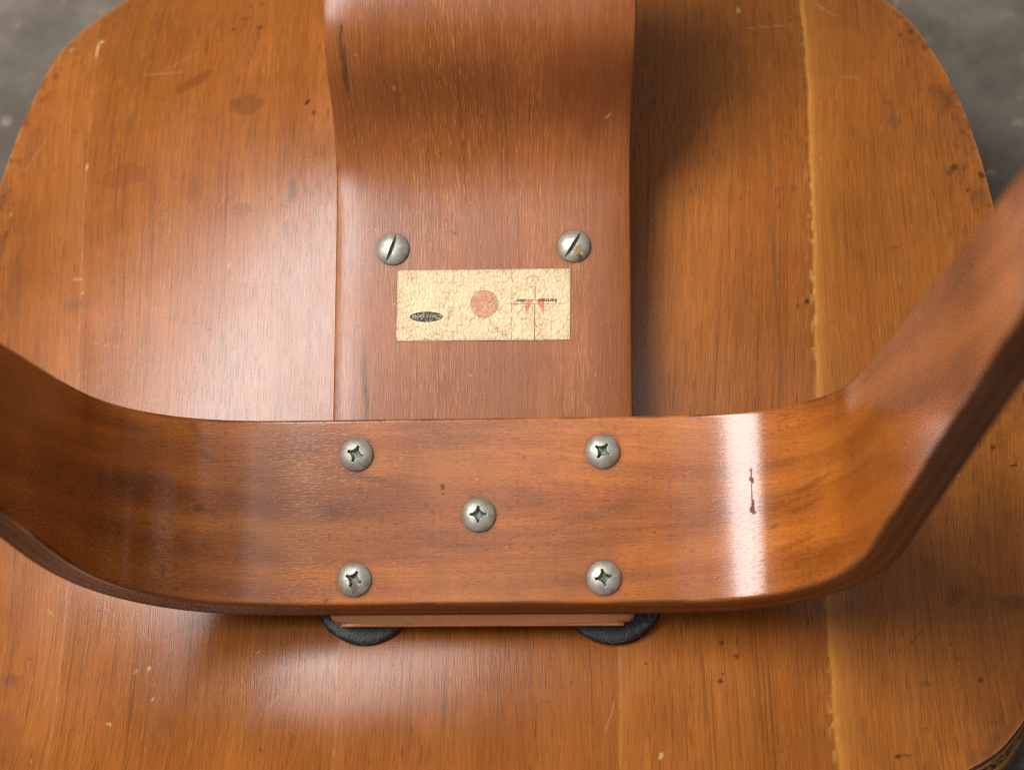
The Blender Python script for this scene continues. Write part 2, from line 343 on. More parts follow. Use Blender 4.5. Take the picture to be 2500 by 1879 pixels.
SEAT_MARKS=[(-896,914,51.2,17.1,32,'amber',0.55),(-740,829,40.1,31.7,0,'amber',0.55),(-1065,645,68.8,31.7,10,'amber',0.40),(-729,521,29.2,20.8,0,'amber',0.40),(-568,825,5.3,10.5,-30,'dark',0.85),(-548,791,7.3,6.3,0,'dark',0.75),(-724,1080,8.6,7.5,0,'red',0.80),(-802,1079,5.4,7.5,0,'dark',0.60),(-695,903,3.2,4.2,0,'dark',0.70),(-745,961,3.2,9.6,0,'dark',0.55),(-593,568,9.4,37.4,2,'grey',0.60),(-597,720,4.2,78.5,-2,'grey',0.30),(-1069,792,9.6,34.1,0,'grey',0.35),(-1319,978,7.6,9.8,0,'dark',0.55),(-727,1162,8.7,5.4,0,'red',0.50),(-762,1158,5.4,6.5,0,'red',0.50),(-767,1117,17.2,4.3,10,'red',0.40),(-948,1060,4.3,5.4,0,'red',0.40),(-1208,899,6.5,7.5,0,'red',0.35),(-1194,751,8.5,12.8,0,'red',0.30),(-1233,792,9.7,6.4,0,'red',0.30),(-1390,831,8.7,10.8,0,'dark',0.30),(-1202,1054,4.4,22.9,0,'chip',0.95),(-1194,1083,5.5,5.5,0,'chip',0.90),(-1182,678,4.3,10.6,0,'chip',0.80),(-1285,1066,5.5,8.8,0,'chip',0.35),(-652,545,2.1,2.1,0,'dark',0.80),(-1419,723,4.3,7.6,0,'dark',0.60),(-1398,588,5.4,6.4,0,'dark',0.40),(-1408,504,6.4,8.6,0,'dark',0.50),(-872,799,74.0,1.7,-24,'grey',0.30),(-985,868,23.4,1.6,-20,'grey',0.30),(-951,980,64.3,1.5,28,'chip',0.25),(-1341,736,64.5,1.3,60,'chip',0.20),(1026,1031,6.5,5.4,0,'dark',0.80),(1055,1042,8.7,7.6,40,'dark',0.60),(1140,628,12.9,8.6,30,'dark',0.70),(1126,612,8.6,8.6,0,'dark',0.50),(1213,611,10.8,8.6,0,'dark',0.70),(1172,565,5.4,6.4,0,'dark',0.70),(987,753,15.0,18.2,0,'grey',0.45),(971,396,14.8,6.3,0,'grey',0.50),(736,246,6.3,9.4,0,'dark',0.85),(713,231,5.2,8.3,0,'dark',0.50),(798,190,12.5,3.1,15,'red',0.50),(492,690,3.1,4.2,0,'dark',0.85),(679,553,9.4,12.6,0,'grey',0.35),(711,553,7.3,14.7,0,'grey',0.40),(587,1093,6.5,9.7,0,'chip',0.60),(675,502,6.3,10.5,0,'red',0.40),(795,820,5.3,3.2,0,'dark',0.60),(701,702,4.2,5.3,0,'dark',0.50),(917,350,4.2,47.4,3,'grey',0.45),(669,1041,75.3,1.9,8,'chip',0.30),(828,1103,43.5,1.7,-35,'chip',0.25),(1111,859,21.6,15.1,0,'dark',0.30),(975,813,15.0,10.7,0,'dark',0.30),(1131,829,21.6,30.3,0,'dark',0.25),(1089,995,10.9,17.4,0,'dark',0.30),(656,557,4.2,167.6,2,'grey',0.30),(656,322,5.2,156.3,2,'grey',0.40),(663,117,4.2,155.9,2,'grey',0.40),(455,275,3.1,103.5,1,'grey',0.20),(499,-620,6.2,5.1,0,'dark',0.85),(535,-652,5.1,6.2,0,'dark',0.90),(494,-712,7.2,6.1,20,'dark',0.85),(500,-694,3.1,2.1,0,'dark',0.80),(536,-611,2.1,16.5,0,'red',0.70),(975,-606,23.0,1.7,48,'dark',0.60),(963,-615,1.7,13.6,0,'dark',0.60),(1062,-621,5.3,4.2,30,'dark',0.60),(1127,-708,7.4,6.3,0,'dark',0.70),(987,-717,18.8,8.3,0,'red',0.40),(906,-889,8.2,6.1,0,'dark',0.80),(929,-887,12.3,4.1,0,'dark',0.55),(980,-824,7.2,3.1,15,'dark',0.75),(1199,-122,7.4,6.4,20,'dark',0.90),(1251,-167,11.7,5.3,20,'dark',0.90),(1223,-514,33.9,21.2,0,'dark',0.40),(349,-887,5.0,8.1,-20,'chip',0.90),(1152,-455,8.5,8.5,0,'dark',0.30),(1087,-502,31.6,12.6,40,'dark',0.25),(732,-685,2.1,2.1,0,'dark',0.70),(-1242,-648,7.3,4.2,0,'red',0.60),(-1290,-702,27.2,14.7,0,'red',0.45),(-602,-875,4.0,4.0,0,'dark',0.60),(-915,-676,6.2,5.2,0,'chip',0.70),(-999,-812,8.2,5.1,-20,'chip',0.70),(-895,-751,4.1,5.1,0,'chip',0.60),(-1090,-762,6.2,5.2,0,'red',0.40),(-948,-684,8.3,4.1,0,'chip',0.40),(-166,-773,6.1,14.2,0,'grey',0.45),(75,-761,14.2,5.1,0,'grey',0.40),(139,-716,2.0,2.0,0,'dark',0.80),(316,-669,3.1,3.1,0,'dark',0.80),(-295,-671,2.0,2.0,0,'dark',0.80),(-1201,-529,16.8,1.9,-40,'chip',0.50),(-1100,-652,5.2,62.4,0,'grey',0.20),(-1181,283,27.4,15.8,0,'grey',0.30),(-1151,275,5.3,3.2,0,'dark',0.50),(-803,194,8.3,3.1,-20,'dark',0.60),(-877,220,62.4,2.6,-12,'red',0.25),(-982,170,20.9,16.7,0,'grey',0.20),(-1175,355,23.2,2.1,8,'chip',0.50),(-1162,316,4.2,4.2,0,'chip',0.60),(-1277,278,5.3,5.3,0,'dark',0.30),(-756,363,4.2,10.4,-15,'chip',0.40),(-748,328,7.3,4.2,30,'chip',0.40),(-916,-28,2.1,2.1,0,'dark',0.70),(-1285,234,3.2,3.2,0,'dark',0.50),(-1367,343,21.3,95.8,0,'dark',0.18),(-1371,161,10.6,63.7,0,'dark',0.20),(-841,-581,72.3,1.5,22,'red',0.45),(-1298,-845,62.3,62.3,0,'red',0.25),(-1217,-894,72.0,30.8,0,'dark',0.15),]
SEAM=[(760,1187),(758,1072),(764,908),(763,798),(759,514),(757,281),(754,-6),(761,-535),(764,-739),(764,-920)]
SEAML=[(-1229,1234),(-1202,1055),(-1183,679),(-1170,326),(-1161,74),(-1156,-501),(-1156,-650),(-1144,-922)]
SEAMM=[(-431,-649),(-430,-748),(-419,-920)]
SEAMN=[(253,-611),(254,-749),(256,-919)]
LEG_MARKS=[(657,-234,4.5,7.0,0,'drop',0.9),(657,-256,5.0,18.0,0,'drop',0.85),(657,-284,2.4,18.0,0,'drop',0.9),(658,-308,5.5,16.0,0,'drop',0.85),(659,-324,8.5,14.0,0,'drop',0.75),(-74,-260,7.0,9.0,0,'purple',0.60),(-74,-276,5.0,3.0,0,'purple',0.60),(-98,-320,4.0,8.0,0,'purple',0.50),(-98,-344,4.0,12.0,0,'purple',0.45),(-98,-376,5.0,10.0,0,'purple',0.45),(-98,-392,4.0,4.0,0,'purple',0.50),(346,-516,7.0,16.0,0,'redl',0.50),(-116,-536,26.0,3.0,0,'purple',0.70),(-350,-528,7.0,5.0,30,'dark',0.60),(-660,-308,12.0,10.0,0,'dark',0.55),(-670,-128,30.0,8.0,-55,'grey',0.35),(-646,-180,26.0,6.0,-30,'grey',0.35),(-740,-460,3.0,20.0,0,'red',0.60),(-746,-496,5.0,5.0,0,'red',0.50),(-1004,-136,3.0,4.0,0,'dark',0.50),(-920,-152,3.0,3.0,0,'dark',0.50),(-1356,-100,5.0,6.0,0,'dark',0.40),(-1238,-320,5.0,5.0,0,'dark',0.50),(-908,-344,3.0,3.0,0,'dark',0.50),(-1210,-220,5.0,4.0,0,'dark',0.40),(118,-192,2.5,6.0,0,'red',0.70),(270,-260,6.0,3.0,20,'red',0.50),(764,-412,60.0,6.0,15,'dark',0.25),(830,-276,70.0,7.0,15,'dark',0.30),(808,-324,60.0,6.0,18,'dark',0.25),(712,-324,50.0,5.0,12,'dark',0.20),(984,-252,5.0,5.0,0,'red',0.40),(1222,-256,4.0,9.0,0,'chip',0.25),(1848,-204,4.0,10.0,0,'chip',0.20),(-298,-228,100.0,10.0,-10,'dark',0.20),(-224,-244,80.0,8.0,-12,'dark',0.25),(710,-368,16.0,4.0,20,'dark',0.40),(-708,-500,10.0,4.0,0,'dark',0.35),(-644,-396,4.0,10.0,0,'dark',0.30),]
SPINE_MARKS=[(-395,801,4.0,45.0,-8,'grey',0.75),(-391,760,6.0,40.0,-9,'grey',0.75),(-388,729,3.0,30.0,-8,'grey',0.60),(243,653,9.0,2.0,35,'chip',0.70),(-277,713,3.0,6.0,-20,'chip',0.35),(-264,699,4.0,4.0,0,'dark',0.30),(-142,385,6.0,1.5,-25,'dark',0.60),(-177,584,2.0,2.0,0,'dark',0.60),(-380,154,5.0,4.0,0,'purple',0.45),(-64,36,1.5,6.0,0,'dark',0.60),(-102,26,4.0,1.5,-40,'chip',0.60),(-232,878,4.0,10.0,0,'red',0.50),(-26,303,2.0,3.0,0,'dark',0.50),(-35,476,3.0,3.0,0,'dark',0.60),(-224,663,2.0,2.0,0,'chip',0.60),(200,715,85.0,100.0,0,'red_patch',0.38),(-441,556,8.0,14.0,0,'amber',0.50),(-366,46,6.0,70.0,0,'grey',0.50),(-359,-35,5.0,60.0,0,'grey',0.45),(-403,359,4.0,60.0,0,'grey',0.30),]  # the one large mark is a darker, redder area
# ------------------------------------------------------------------ floor (the setting)
n = 41
fx, fy = np.meshgrid(np.linspace(-3, 3, n), np.linspace(-3, 3, n), indexing='xy')
FLOOR_Z = -1000.0
fv = np.stack([fx.ravel() / S, fy.ravel() / S, np.full(n * n, FLOOR_Z)], 1)
floor = make('floor', fv, grid_faces(n, n), [M_FLOOR])
floor['kind'] = 'structure'; floor['label'] = 'grey mottled concrete floor under the overturned chair'

# ------------------------------------------------------------------ the chair
chair = bpy.data.objects.new('plywood_chair', None); COL.objects.link(chair)
chair.empty_display_size = 0.05
chair['label'] = 'brown moulded plywood chair lying upside down on the concrete floor'
chair['category'] = 'chair'

# ---- seat: a dished sheet of moulded plywood, seen from underneath
def seat_z(x, y):
    yy = y + 100.0
    return -126.0 - 1.0e-4 * (x + 111) ** 2 - 0.03 * yy - np.where(yy > 0, 0.09, 0.0) * yy ** 3 / 1e6 + 21 * np.log1p(np.exp((-yy - 455) / 70)) + 20 * np.log1p(np.exp((-yy - 760) / 45))

RIGHT = [(-111, 1500), (300, 1480), (600, 1385), (862, 1246), (999, 1143), (1067, 1067), (1125, 949), (1167, 845), (1198, 730), (1221, 624),
         (1237, 529), (1264, 347), (1286, 100), (1300, -150), (1308, -400), (1303, -600), (1278, -722), (1231, -797), (1177, -855), (1141, -884),
         (1066, -922), (920, -985), (690, -1045), (290, -1085), (-111, -1095)]
LEFT = [(-111, 1500), (-500, 1490), (-813, 1422), (-1019, 1323), (-1150, 1222), (-1216, 1172), (-1290, 1101), (-1342, 1016), (-1376, 908),
        (-1404, 819), (-1423, 733), (-1440, 669), (-1460, 529), (-1482, 347), (-1505, 100), (-1520, -150), (-1530, -400), (-1530, -600),
        (-1515, -722), (-1480, -797), (-1430, -865), (-1380, -900), (-1300, -945), (-1140, -1000), (-912, -1050), (-500, -1088), (-111, -1095)]
def resample(pts, n):
    p = np.array(pts, float)
    q = np.concatenate([[2 * p[0] - p[1]], p, [2 * p[-1] - p[-2]]])
    out = []
    for i in range(1, len(q) - 2):
        t = np.linspace(0, 1, 24, endpoint=False)[:, None]
        a, b, c, d = q[i - 1], q[i], q[i + 1], q[i + 2]
        out.append(0.5 * (2 * b + (c - a) * t + (2 * a - 5 * b + 4 * c - d) * t ** 2 + (3 * b - a - 3 * c + d) * t ** 3))
    out = np.concatenate(out + [p[-1:]])
    for _ in range(150): out[1:-1] = .25 * out[:-2] + .5 * out[1:-1] + .25 * out[2:]
    s = np.concatenate([[0], np.cumsum(np.hypot(*np.diff(out, axis=0).T))]); ss = np.linspace(0, s[-1], n)
    return np.stack([np.interp(ss, s, out[:, 0]), np.interp(ss, s, out[:, 1])], 1)
NR, NC = 720, 620
oR, oL = resample(RIGHT, NR), resample(LEFT, NR)
tt = np.linspace(0, 1, NC)[None, :, None]
G = (oL[:, None, :] * (1 - tt) + oR[:, None, :] * tt).reshape(-1, 2)
gx, gy = G[:, 0], G[:, 1]
gz = seat_z(gx, gy)
# slight hand-made unevenness of the sheet
gz = gz + 2.5 * (vnoise(gx / 260 + 5, gy / 340 + 9, 21) - 0.5)
wear = np.zeros((len(gx), 4))
# veneer seams: a pale strip of sapwood with old glue on its left edge
def seam_x(line, y):
    l = np.array(sorted(line, key=lambda p: p[1]), float); return np.interp(y, l[:, 1], l[:, 0])
sx_ = seam_x(SEAM, gy) + 5 * (vnoise(gy / 70, gy * 0 + 2, 5) - .5)
d_ = gx - sx_
prof_ = np.where(d_ > 0, (0.68 * np.exp(-d_ / 8.0) + 0.32 * np.exp(-d_ / 34.0)), np.exp(d_ / 2.5))
wide_ = np.where(d_ > 0, np.exp(-d_ / 85.0), 0) * 0.14
over(wear, (0.58, 0.235, 0.036), prof_ * (0.75 + 0.3 * (vnoise(gx / 9, gy / 90, 31) - .5)) + wide_ * .6)
glue = np.exp(-((d_ + 3) / (5 + 7 * vnoise(gy / 40, gy * 0 + 3, 9))) ** 2) * np.clip((vnoise(gy / 17, gx / 9, 8) - 0.58) * 8, 0, 1) * (0.3 + 0.7 * (vnoise(gy / 160, gy * 0, 12) > .55))
over(wear, (0.60, 0.34, 0.09), glue * 0.6)
over(wear, (0.09, 0.028, 0.008), np.exp(-((d_ + 7) / 3.0) ** 2) * 0.4 * (.4 + .6 * vnoise(gy / 50, gy * 0 + 8, 16)))
for ln, a, wd in ((SEAML, 0.28, 2.6), (SEAMM, 0.34, 3.0), (SEAMN, 0.22, 3.4)):
    l = np.array(ln); d2 = gx - seam_x(ln, gy) - 4 * (vnoise(gy / 60, gy * 0 + 1, 6) - .5)
    ok = (gy < l[:, 1].max() + 40).astype(float)
    br = 0.35 + 0.65 * (vnoise(gy / 22, gx / 30, 15) > .55)
    over(wear, (0.56, 0.30, 0.085), np.exp(-(d2 / wd) ** 2) * a * br * ok)
    if ln is SEAMN: over(wear, (0.47, 0.185, 0.036), np.where(d2 > 0, np.exp(-d2 / 14.), np.exp(d2 / 2)) * .4 * ok)
# bands of darker veneer, long grain lines
for k in range(46):
    x0 = rng.uniform(-1500, 1300); y0 = rng.uniform(-1000, 1200); ln = rng.uniform(60, 330); w_ = rng.uniform(1.6, 3.4)
    dx = gx - x0 - 10 * (vnoise(gy / 180 + k, gy * 0, 2) - .5)
    over(wear, INK['grey'], np.exp(-(dx / w_) ** 2) * np.exp(-((gy - y0) / ln) ** 4) * rng.uniform(.12, .4))
# grime that gathers along the handled rim
edge_d = np.minimum(gx - np.repeat(oL[:, 0], NC), np.repeat(oR[:, 0], NC) - gx)
rim = np.exp(-np.maximum(edge_d, 0) / 120.0) * np.clip((vnoise(gx / 34, gy / 60, 40) - .40) * 2.4, 0, 1)
over(wear, (0.10, 0.032, 0.012), rim * .38)
rim2 = np.exp(-np.maximum(edge_d, 0) / 60.0) * np.clip((vnoise(gx / 11, gy / 15, 41) - .66) * 6, 0, 1)
over(wear, (0.05, 0.018, 0.014), rim2 * .55)
over(wear, (0.50, 0.20, 0.05), np.exp(-np.maximum(edge_d, 0) / 5.0) * .5 * (vnoise(gy / 40, gx / 40, 43) > .35))
marks(wear, gx, gy, SEAT_MARKS)
# small random nicks and specks
rnd = []
for k in range(110):
    kind = rng.choice(['dark', 'dark', 'red', 'chip'])
    r0 = rng.uniform(1.6, 3.4)
    rnd.append((rng.uniform(-1450, 1250), rng.uniform(-1000, 1150), r0, r0 * rng.uniform(.8, 2.4), rng.uniform(-40, 40), kind, rng.uniform(.25, .6)))
for k in range(26):
    rnd.append((rng.uniform(-1450, 1250), rng.uniform(-1000, 1150), rng.uniform(14, 60), 1.2, rng.uniform(-80, 80), 'chip', rng.uniform(.12, .28)))
marks(wear, gx, gy, rnd)
# each sheet of veneer has its own grain: shift the grain coordinates from sheet to sheet
b1, b2, b3, b4 = seam_x(SEAML, gy), seam_x(SEAMM, gy), seam_x(SEAMN, gy), seam_x(SEAM, gy)
sheet = (gx > b1).astype(int) + (gx > b2) + (gx > b3) + (gx > b4)
lean = np.array([0.03, -0.012, 0.02, -0.015, 0.022])[sheet]
seat_uv = np.stack([gx + sheet * 4000.0 + lean * gy, gy + sheet * 900.0], 1)
tone = np.array([0.10, 0.0, 0.16, 0.05, 0.0])[sheet]
w0 = np.zeros((len(gx), 4)); over(w0, (0.20, 0.052, 0.010), tone)
a0 = wear[:, 3:4].copy(); An = a0 + w0[:, 3:4] * (1 - a0)
wear[:, :3] = np.where(An > 1e-6, (wear[:, :3] * a0 + w0[:, :3] * w0[:, 3:4] * (1 - a0)) / np.maximum(An, 1e-6), 0); wear[:, 3:4] = An
seat = make('seat', np.stack([gx, gy, gz], 1), grid_faces(NR, NC, flip=True), [M_SEAT], chair, seat_uv, wear)
seat['label'] = 'broad dished seat, its stained and scratched underside towards the viewer'

# ---- the plies showing at the seat's rim, each ply its own band
loop = np.concatenate([oR, oL[::-1][1:-1]])
ns = len(loop)
tan = np.roll(loop, -1, 0) - np.roll(loop, 1, 0); tan /= np.linalg.norm(tan, axis=1)[:, None]
out2 = np.stack([-tan[:, 1], tan[:, 0]], 1)           # outward for a clockwise loop
if ((loop - loop.mean(0)) * out2).sum() < 0: out2 = -out2
e = 1.0
dzx = (seat_z(loop[:, 0] + e, loop[:, 1]) - seat_z(loop[:, 0] - e, loop[:, 1])) / 2
dzy = (seat_z(loop[:, 0], loop[:, 1] + e) - seat_z(loop[:, 0], loop[:, 1] - e)) / 2
nrm = np.stack([-dzx, -dzy, np.ones(ns)], 1); nrm /= np.linalg.norm(nrm, axis=1)[:, None]
slope = dzx * out2[:, 0] + dzy * out2[:, 1]
o3 = np.stack([out2[:, 0], out2[:, 1], slope], 1); o3 /= np.linalg.norm(o3, axis=1)[:, None]
base = np.stack([loop[:, 0], loop[:, 1], seat_z(loop[:, 0], loop[:, 1])], 1)
arc = np.concatenate([[0], np.cumsum(np.linalg.norm(np.diff(loop, axis=0), axis=1))])
bands = [(-0.5, -11, 0, .16, 1), (-11, -19, .16, .30, 2), (-19, -35, .30, .58, 3), (-35, -49, .58, .86, 4), (-49, -60, .86, 1.0, 1)]
ease = 5 + 30 / (1 + np.exp((loop[:, 1] + 700) / 45))     # the front edge is rounded over more than the sides
for bi, (d0, d1, o0, o1, mi) in enumerate(bands):
    rows = []; us = []
    for t in np.linspace(0, 1, 5):
        dd = d0 + (d1 - d0) * t; oo = (o0 + (o1 - o0) * t) * ease + 0.9 * math.sin(math.pi * t)
        chip = 1.6 * (vnoise(arc / 14 + bi * 7, arc * 0 + bi, 50) - .5)
        rows.append(base + nrm * dd + o3 * (oo + chip)[:, None]); us.append(np.full(ns, -dd))
    V = np.concatenate(rows); uu = np.stack([np.concatenate(us), np.tile(arc, 5)], 1)
    mat = {1: M_PLY[1], 2: M_PLY[2], 3: M_PLY[3], 4: M_PLY[4]}[mi]
    make('ply', V, grid_faces(5, ns, wrap=True), [mat], seat, uu)
# upper side of the seat (facing the floor)
G2 = np.stack([gx, gy, gz - 60], 1).reshape(NR, NC, 3)[::12, ::12]
r2, c2 = G2.shape[:2]; G2 = G2.reshape(-1, 3)
make('face_veneer', G2, grid_faces(r2, c2), [M_SEAT], seat, G2[:, :2], np.zeros((len(G2), 4)))

# ---- spine: the bent plywood strap that carries the seat and the back
SP_X, SP_W, SP_T = -75.0, 368.0, 74.0
ctrl = np.array([(-575, 0), (-300, 0), (0, 0), (250, 0), (400, 0), (470, 1), (530, 7), (590, 27), (635, 60), (673, 102), (706, 148), (741, 198), (775, 234), (812, 258), (850, 272), (890, 280), (930, 285), (1000, 290), (1130, 296), (1300, 300)], float)
def smooth_curve(c, n, it=40):
    s = np.concatenate([[0], np.cumsum(np.hypot(*np.diff(c, axis=0).T))]); ss = np.linspace(0, s[-1], n)
    q = np.stack([np.interp(ss, s, c[:, 0]), np.interp(ss, s, c[:, 1])], 1)
    for _ in range(it): q[1:-1] = .25 * q[:-2] + .5 * q[1:-1] + .25 * q[2:]
    return q, ss
pc, ps = smooth_curve(ctrl, 560, 220)
tg = np.gradient(pc, axis=0); tg /= np.linalg.norm(tg, axis=1)[:, None]
nn = np.stack([-tg[:, 1], tg[:, 0]], 1)              # up normal in (y, z)
nn[nn[:, 1] < 0] *= -1
# rounded section: (x offset / half width handled apart, depth)
sec = []
RX, RZ = 5.0, 5.0
flat = np.linspace(-1, 1, 190)
def section(hw):
    pts = [(x * (hw - RX), 0.0) for x in flat]
    a = np.linspace(0, math.pi / 2, 12)[1:]
    pts += [(hw - RX + RX * math.sin(t), -RZ * (1 - math.cos(t)) ) for t in a]
    pts += [(hw, -RZ - 14), (hw, -SP_T + 20)]
    pts += [(hw - 8 * (1 - math.cos(t)), -SP_T + 8 - 8 * math.sin(t)) for t in np.linspace(0, math.pi / 2, 5)]
    m = [(-x, z) for x, z in reversed(pts[190:])]
    return np.array(pts + m)
sec0 = section(SP_W); ncs = len(sec0)
V = []; UVs = []
for i in range(len(pc)):
    d_end = ps[i]
    hw = SP_W - 26 * (1 - math.sqrt(max(0, 1 - max(0, 1 - d_end / 26.0) ** 2)))
    s_ = section(hw).copy()
    top_drop = 14 * max(0, 1 - d_end / 22.0) ** 1.2
    s_[:, 1] = np.where(s_[:, 1] > -SP_T * .5, s_[:, 1] - top_drop, s_[:, 1])
    # the strap is very slightly crowned towards its long edges
    s_[:, 1] -= np.where(s_[:, 1] > -SP_T * .5, 12.0 * (np.abs(s_[:, 0]) / hw) ** 12, 0)
    rise = pc[i, 1] / 285.0                           # the strap leans and flares slightly as it rises
    V.append(np.stack([SP_X + 16 * rise + s_[:, 0] * (1 + 0.026 * rise), pc[i, 0] + nn[i, 0] * s_[:, 1], pc[i, 1] + nn[i, 1] * s_[:, 1]], 1))
    su = np.where(s_[:, 1] > -RZ - 5, s_[:, 0], np.sign(s_[:, 0]) * (SP_W - s_[:, 1]))
    UVs.append(np.stack([su, np.full(ncs, ps[i] - 575)], 1))
V = np.concatenate(V); UVs = np.concatenate(UVs)
fc = grid_faces(len(pc), ncs, wrap=True, flip=True)
col = (np.arange(len(fc)) % ncs)
side = ((col >= 201) & (col < 209)) | ((col >= ncs - 19) & (col < ncs - 10))
wear = np.zeros((len(V), 4)); X_, Y_ = V[:, 0], V[:, 1]
top = np.tile(sec0[:, 1] > -SP_T * .5, len(pc))
for x0, a, w_ in ((-352, .5, 2.2), (-275, .4, 2.0), (-215, .3, 1.8), (-392, .35, 2.4), (-30, .18, 1.8), (110, .25, 1.8), (235, .3, 2.0)):
    dx = X_ - x0 - 16 * (vnoise(Y_ / 300 + x0, Y_ * 0, 4) - .5)
    over(wear, INK['grey'], np.exp(-(dx / w_) ** 2) * a * (0.35 + .65 * vnoise(Y_ / 90 + x0, Y_ * 0, 7)))
for x0, x1, a in ((-440, -280, .28), (-60, 40, .2), (190, 300, .35)):
    over(wear, (0.20, 0.055, 0.016), 1 / (1 + np.exp(-(X_ - x0) / 4)) / (1 + np.exp((X_ - x1) / 4)) * a)
marks(wear, X_, Y_, SPINE_MARKS)
for sx0, sy0 in ((-296.5, 347), (154, 345)):
    rr = np.hypot(X_ - sx0, Y_ - sy0); over(wear, (0.045, 0.018, 0.008), np.exp(-((rr - 42) / 5.0) ** 2) * .5 * (0.4 + 0.6 * vnoise(X_ / 13, Y_ / 13, 78)))
rnd = [(rng.uniform(-430, 280), rng.uniform(-100, 900), rng.uniform(1.2, 2.4), rng.uniform(1.5, 4), rng.uniform(-40, 40), rng.choice(['dark', 'chip', 'red']), rng.uniform(.25, .55)) for _ in range(60)]
marks(wear, X_, Y_, rnd)
over(wear, (0.52, 0.25, 0.115), np.repeat(np.clip((26 - ps) / 6, 0, 1), ncs) * .5)  # pale worn end; the front light on the chamfer is put into this colour
edge = np.tile((np.abs(sec0[:, 0]) > SP_W - 14) & (sec0[:, 1] > -SP_T * .5), len(pc))
over(wear, (0.13, 0.04, 0.02), edge * .2 * np.clip((vnoise(X_ / 6, Y_ / 22, 61) - .45) * 3, 0, 1))
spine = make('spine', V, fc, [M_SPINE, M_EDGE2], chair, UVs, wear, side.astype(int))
spine['label'] = 'wide bent plywood strap, flat along the seat, then rising in a curve'
# end cap of the strap, with its plies
capx = sec0.copy(); cp = V[:ncs].copy()
cen = cp.mean(0); rows = [cp]; us = [np.stack([-capx[:, 1], capx[:, 0]], 1)]
for t in (0.06, 0.5, 1.0):
    q = cp.copy(); q[:, 2] = cp[:, 2] * (1 - t) + cen[2] * t; q[:, 1] -= 8 * min(1, t * 8); q[:, 0] = SP_X + (cp[:, 0] - SP_X) * (1 - 0.002 * t)
    rows.append(q); us.append(np.stack([-q[:, 2], q[:, 0]], 1))
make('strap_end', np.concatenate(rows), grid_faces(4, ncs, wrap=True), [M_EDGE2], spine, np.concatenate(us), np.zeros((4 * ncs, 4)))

# ---- leg frame: one U-shaped bent plywood piece
U_X, U_B, U_R, U_PHI, U_T, U_Z = -84.0, 537.2, 331.07, 1.4539, 81.0, 81.8
YU, YL, KU, KL = -94.3, -537.8, 0.0794, 0.2312
LEGL = 1350.0
def half_profile():
    s = np.concatenate([np.arange(0, U_B, 6.0), U_B + np.arange(0, U_R * U_PHI, 5.0), U_B + U_R * U_PHI + np.arange(0, LEGL - 40, 7.0), U_B + U_R * U_PHI + np.linspace(LEGL - 36, LEGL, 12)])
    # turning angle along the strip: an arc whose ends ease into the straights
    f = np.arange(-400, s.max() + 400, 1.0); fa = np.clip((f - U_B) / U_R, 0, U_PHI)
    fa = np.convolve(np.pad(fa, 250, 'edge'), np.ones(281) / 281, 'same')[250:-250]
    fa[f <= 0] = 0
    fx = np.cumsum(np.where(f > 0, np.cos(fa), 0)); fz = np.cumsum(np.where(f > 0, np.sin(fa), 0))
    a = np.interp(s, f, fa); x = np.interp(s, f, fx); z = np.interp(s, f, fz)
    nx, nz = np.sin(a), -np.cos(a)                   # from the inner face into the wood
    return s, x, z, nx, nz
s, x, z, nx, nz = half_profile()
s = np.concatenate([-s[:0:-1], s]); x = np.concatenate([-x[:0:-1], x]); z = np.concatenate([z[:0:-1], z]); nx = np.concatenate([-nx[:0:-1], nx]); nz = np.concatenate([nz[:0:-1], nz])
NV = 118
BV = 6.0
V = []; UVs = []; kinds = []; top_y = []
Smax = s.max()
for i in range(len(s)):
    dfoot = Smax - abs(s[i])
    sh = 34 * (1 - math.sqrt(max(0, 1 - max(0, 1 - dfoot / 34.0) ** 2)))     # rounded feet
    def yu(off): return YU + KU * max(z[i] + nz[i] * off, -off) - sh
    def yl(off): return YL + KL * max(z[i] + nz[i] * off, -off) + sh
    pts = []
    for t in np.linspace(0, 1, NV): pts.append((0.0, yl(0) + BV + (yu(0) - yl(0) - 2 * BV) * t, 0))
    for t in (0.25, 0.5, 0.75, 1.0): pts.append((BV * (1 - math.cos(t * math.pi / 2)), yu(0) - BV + BV * math.sin(t * math.pi / 2), 0))
    for o_ in (BV + 4, U_T * .3, U_T * .5, U_T * .7, U_T - BV): pts.append((o_, yu(o_), 1))
    for t in (0.5, 1.0): pts.append((U_T - BV + BV * math.sin(t * math.pi / 2), yu(U_T) - BV * (1 - math.cos(t * math.pi / 2)), 1))
    for t in np.linspace(0.04, .96, 8): pts.append((U_T, yu(U_T) - BV + (yl(U_T) - yu(U_T) + 2 * BV) * t, 0))
    for t in (0.0, 0.5, 1.0): pts.append((U_T - BV + BV * math.cos(t * math.pi / 2), yl(U_T) + BV - BV * math.sin(t * math.pi / 2), 1))
    for o_ in (U_T * .8, U_T * .65, U_T * .5, U_T * .35, U_T * .2, BV + 4): pts.append((o_, yl(o_), 1))
    for t in (1.0, 0.75, 0.5, 0.25): pts.append((BV * (1 - math.cos(t * math.pi / 2)), yl(0) + BV - BV * math.sin(t * math.pi / 2), 0))
    pts = np.array(pts)
    o_, y_ = pts[:, 0], pts[:, 1]
    V.append(np.stack([U_X + x[i] + nx[i] * o_, y_, U_Z + z[i] + nz[i] * o_], 1))
    UVs.append(np.where((pts[:, 2] > .5)[:, None], np.stack([o_, np.full(len(o_), s[i])], 1), np.stack([y_, np.full(len(o_), s[i])], 1)))
    kinds.append(pts[:, 2])
npc = len(pts); V = np.concatenate(V); UVs = np.concatenate(UVs); kd = kinds[0]
fc = grid_faces(len(s), npc, wrap=True, flip=False)
cidx = np.arange(len(fc)) % npc
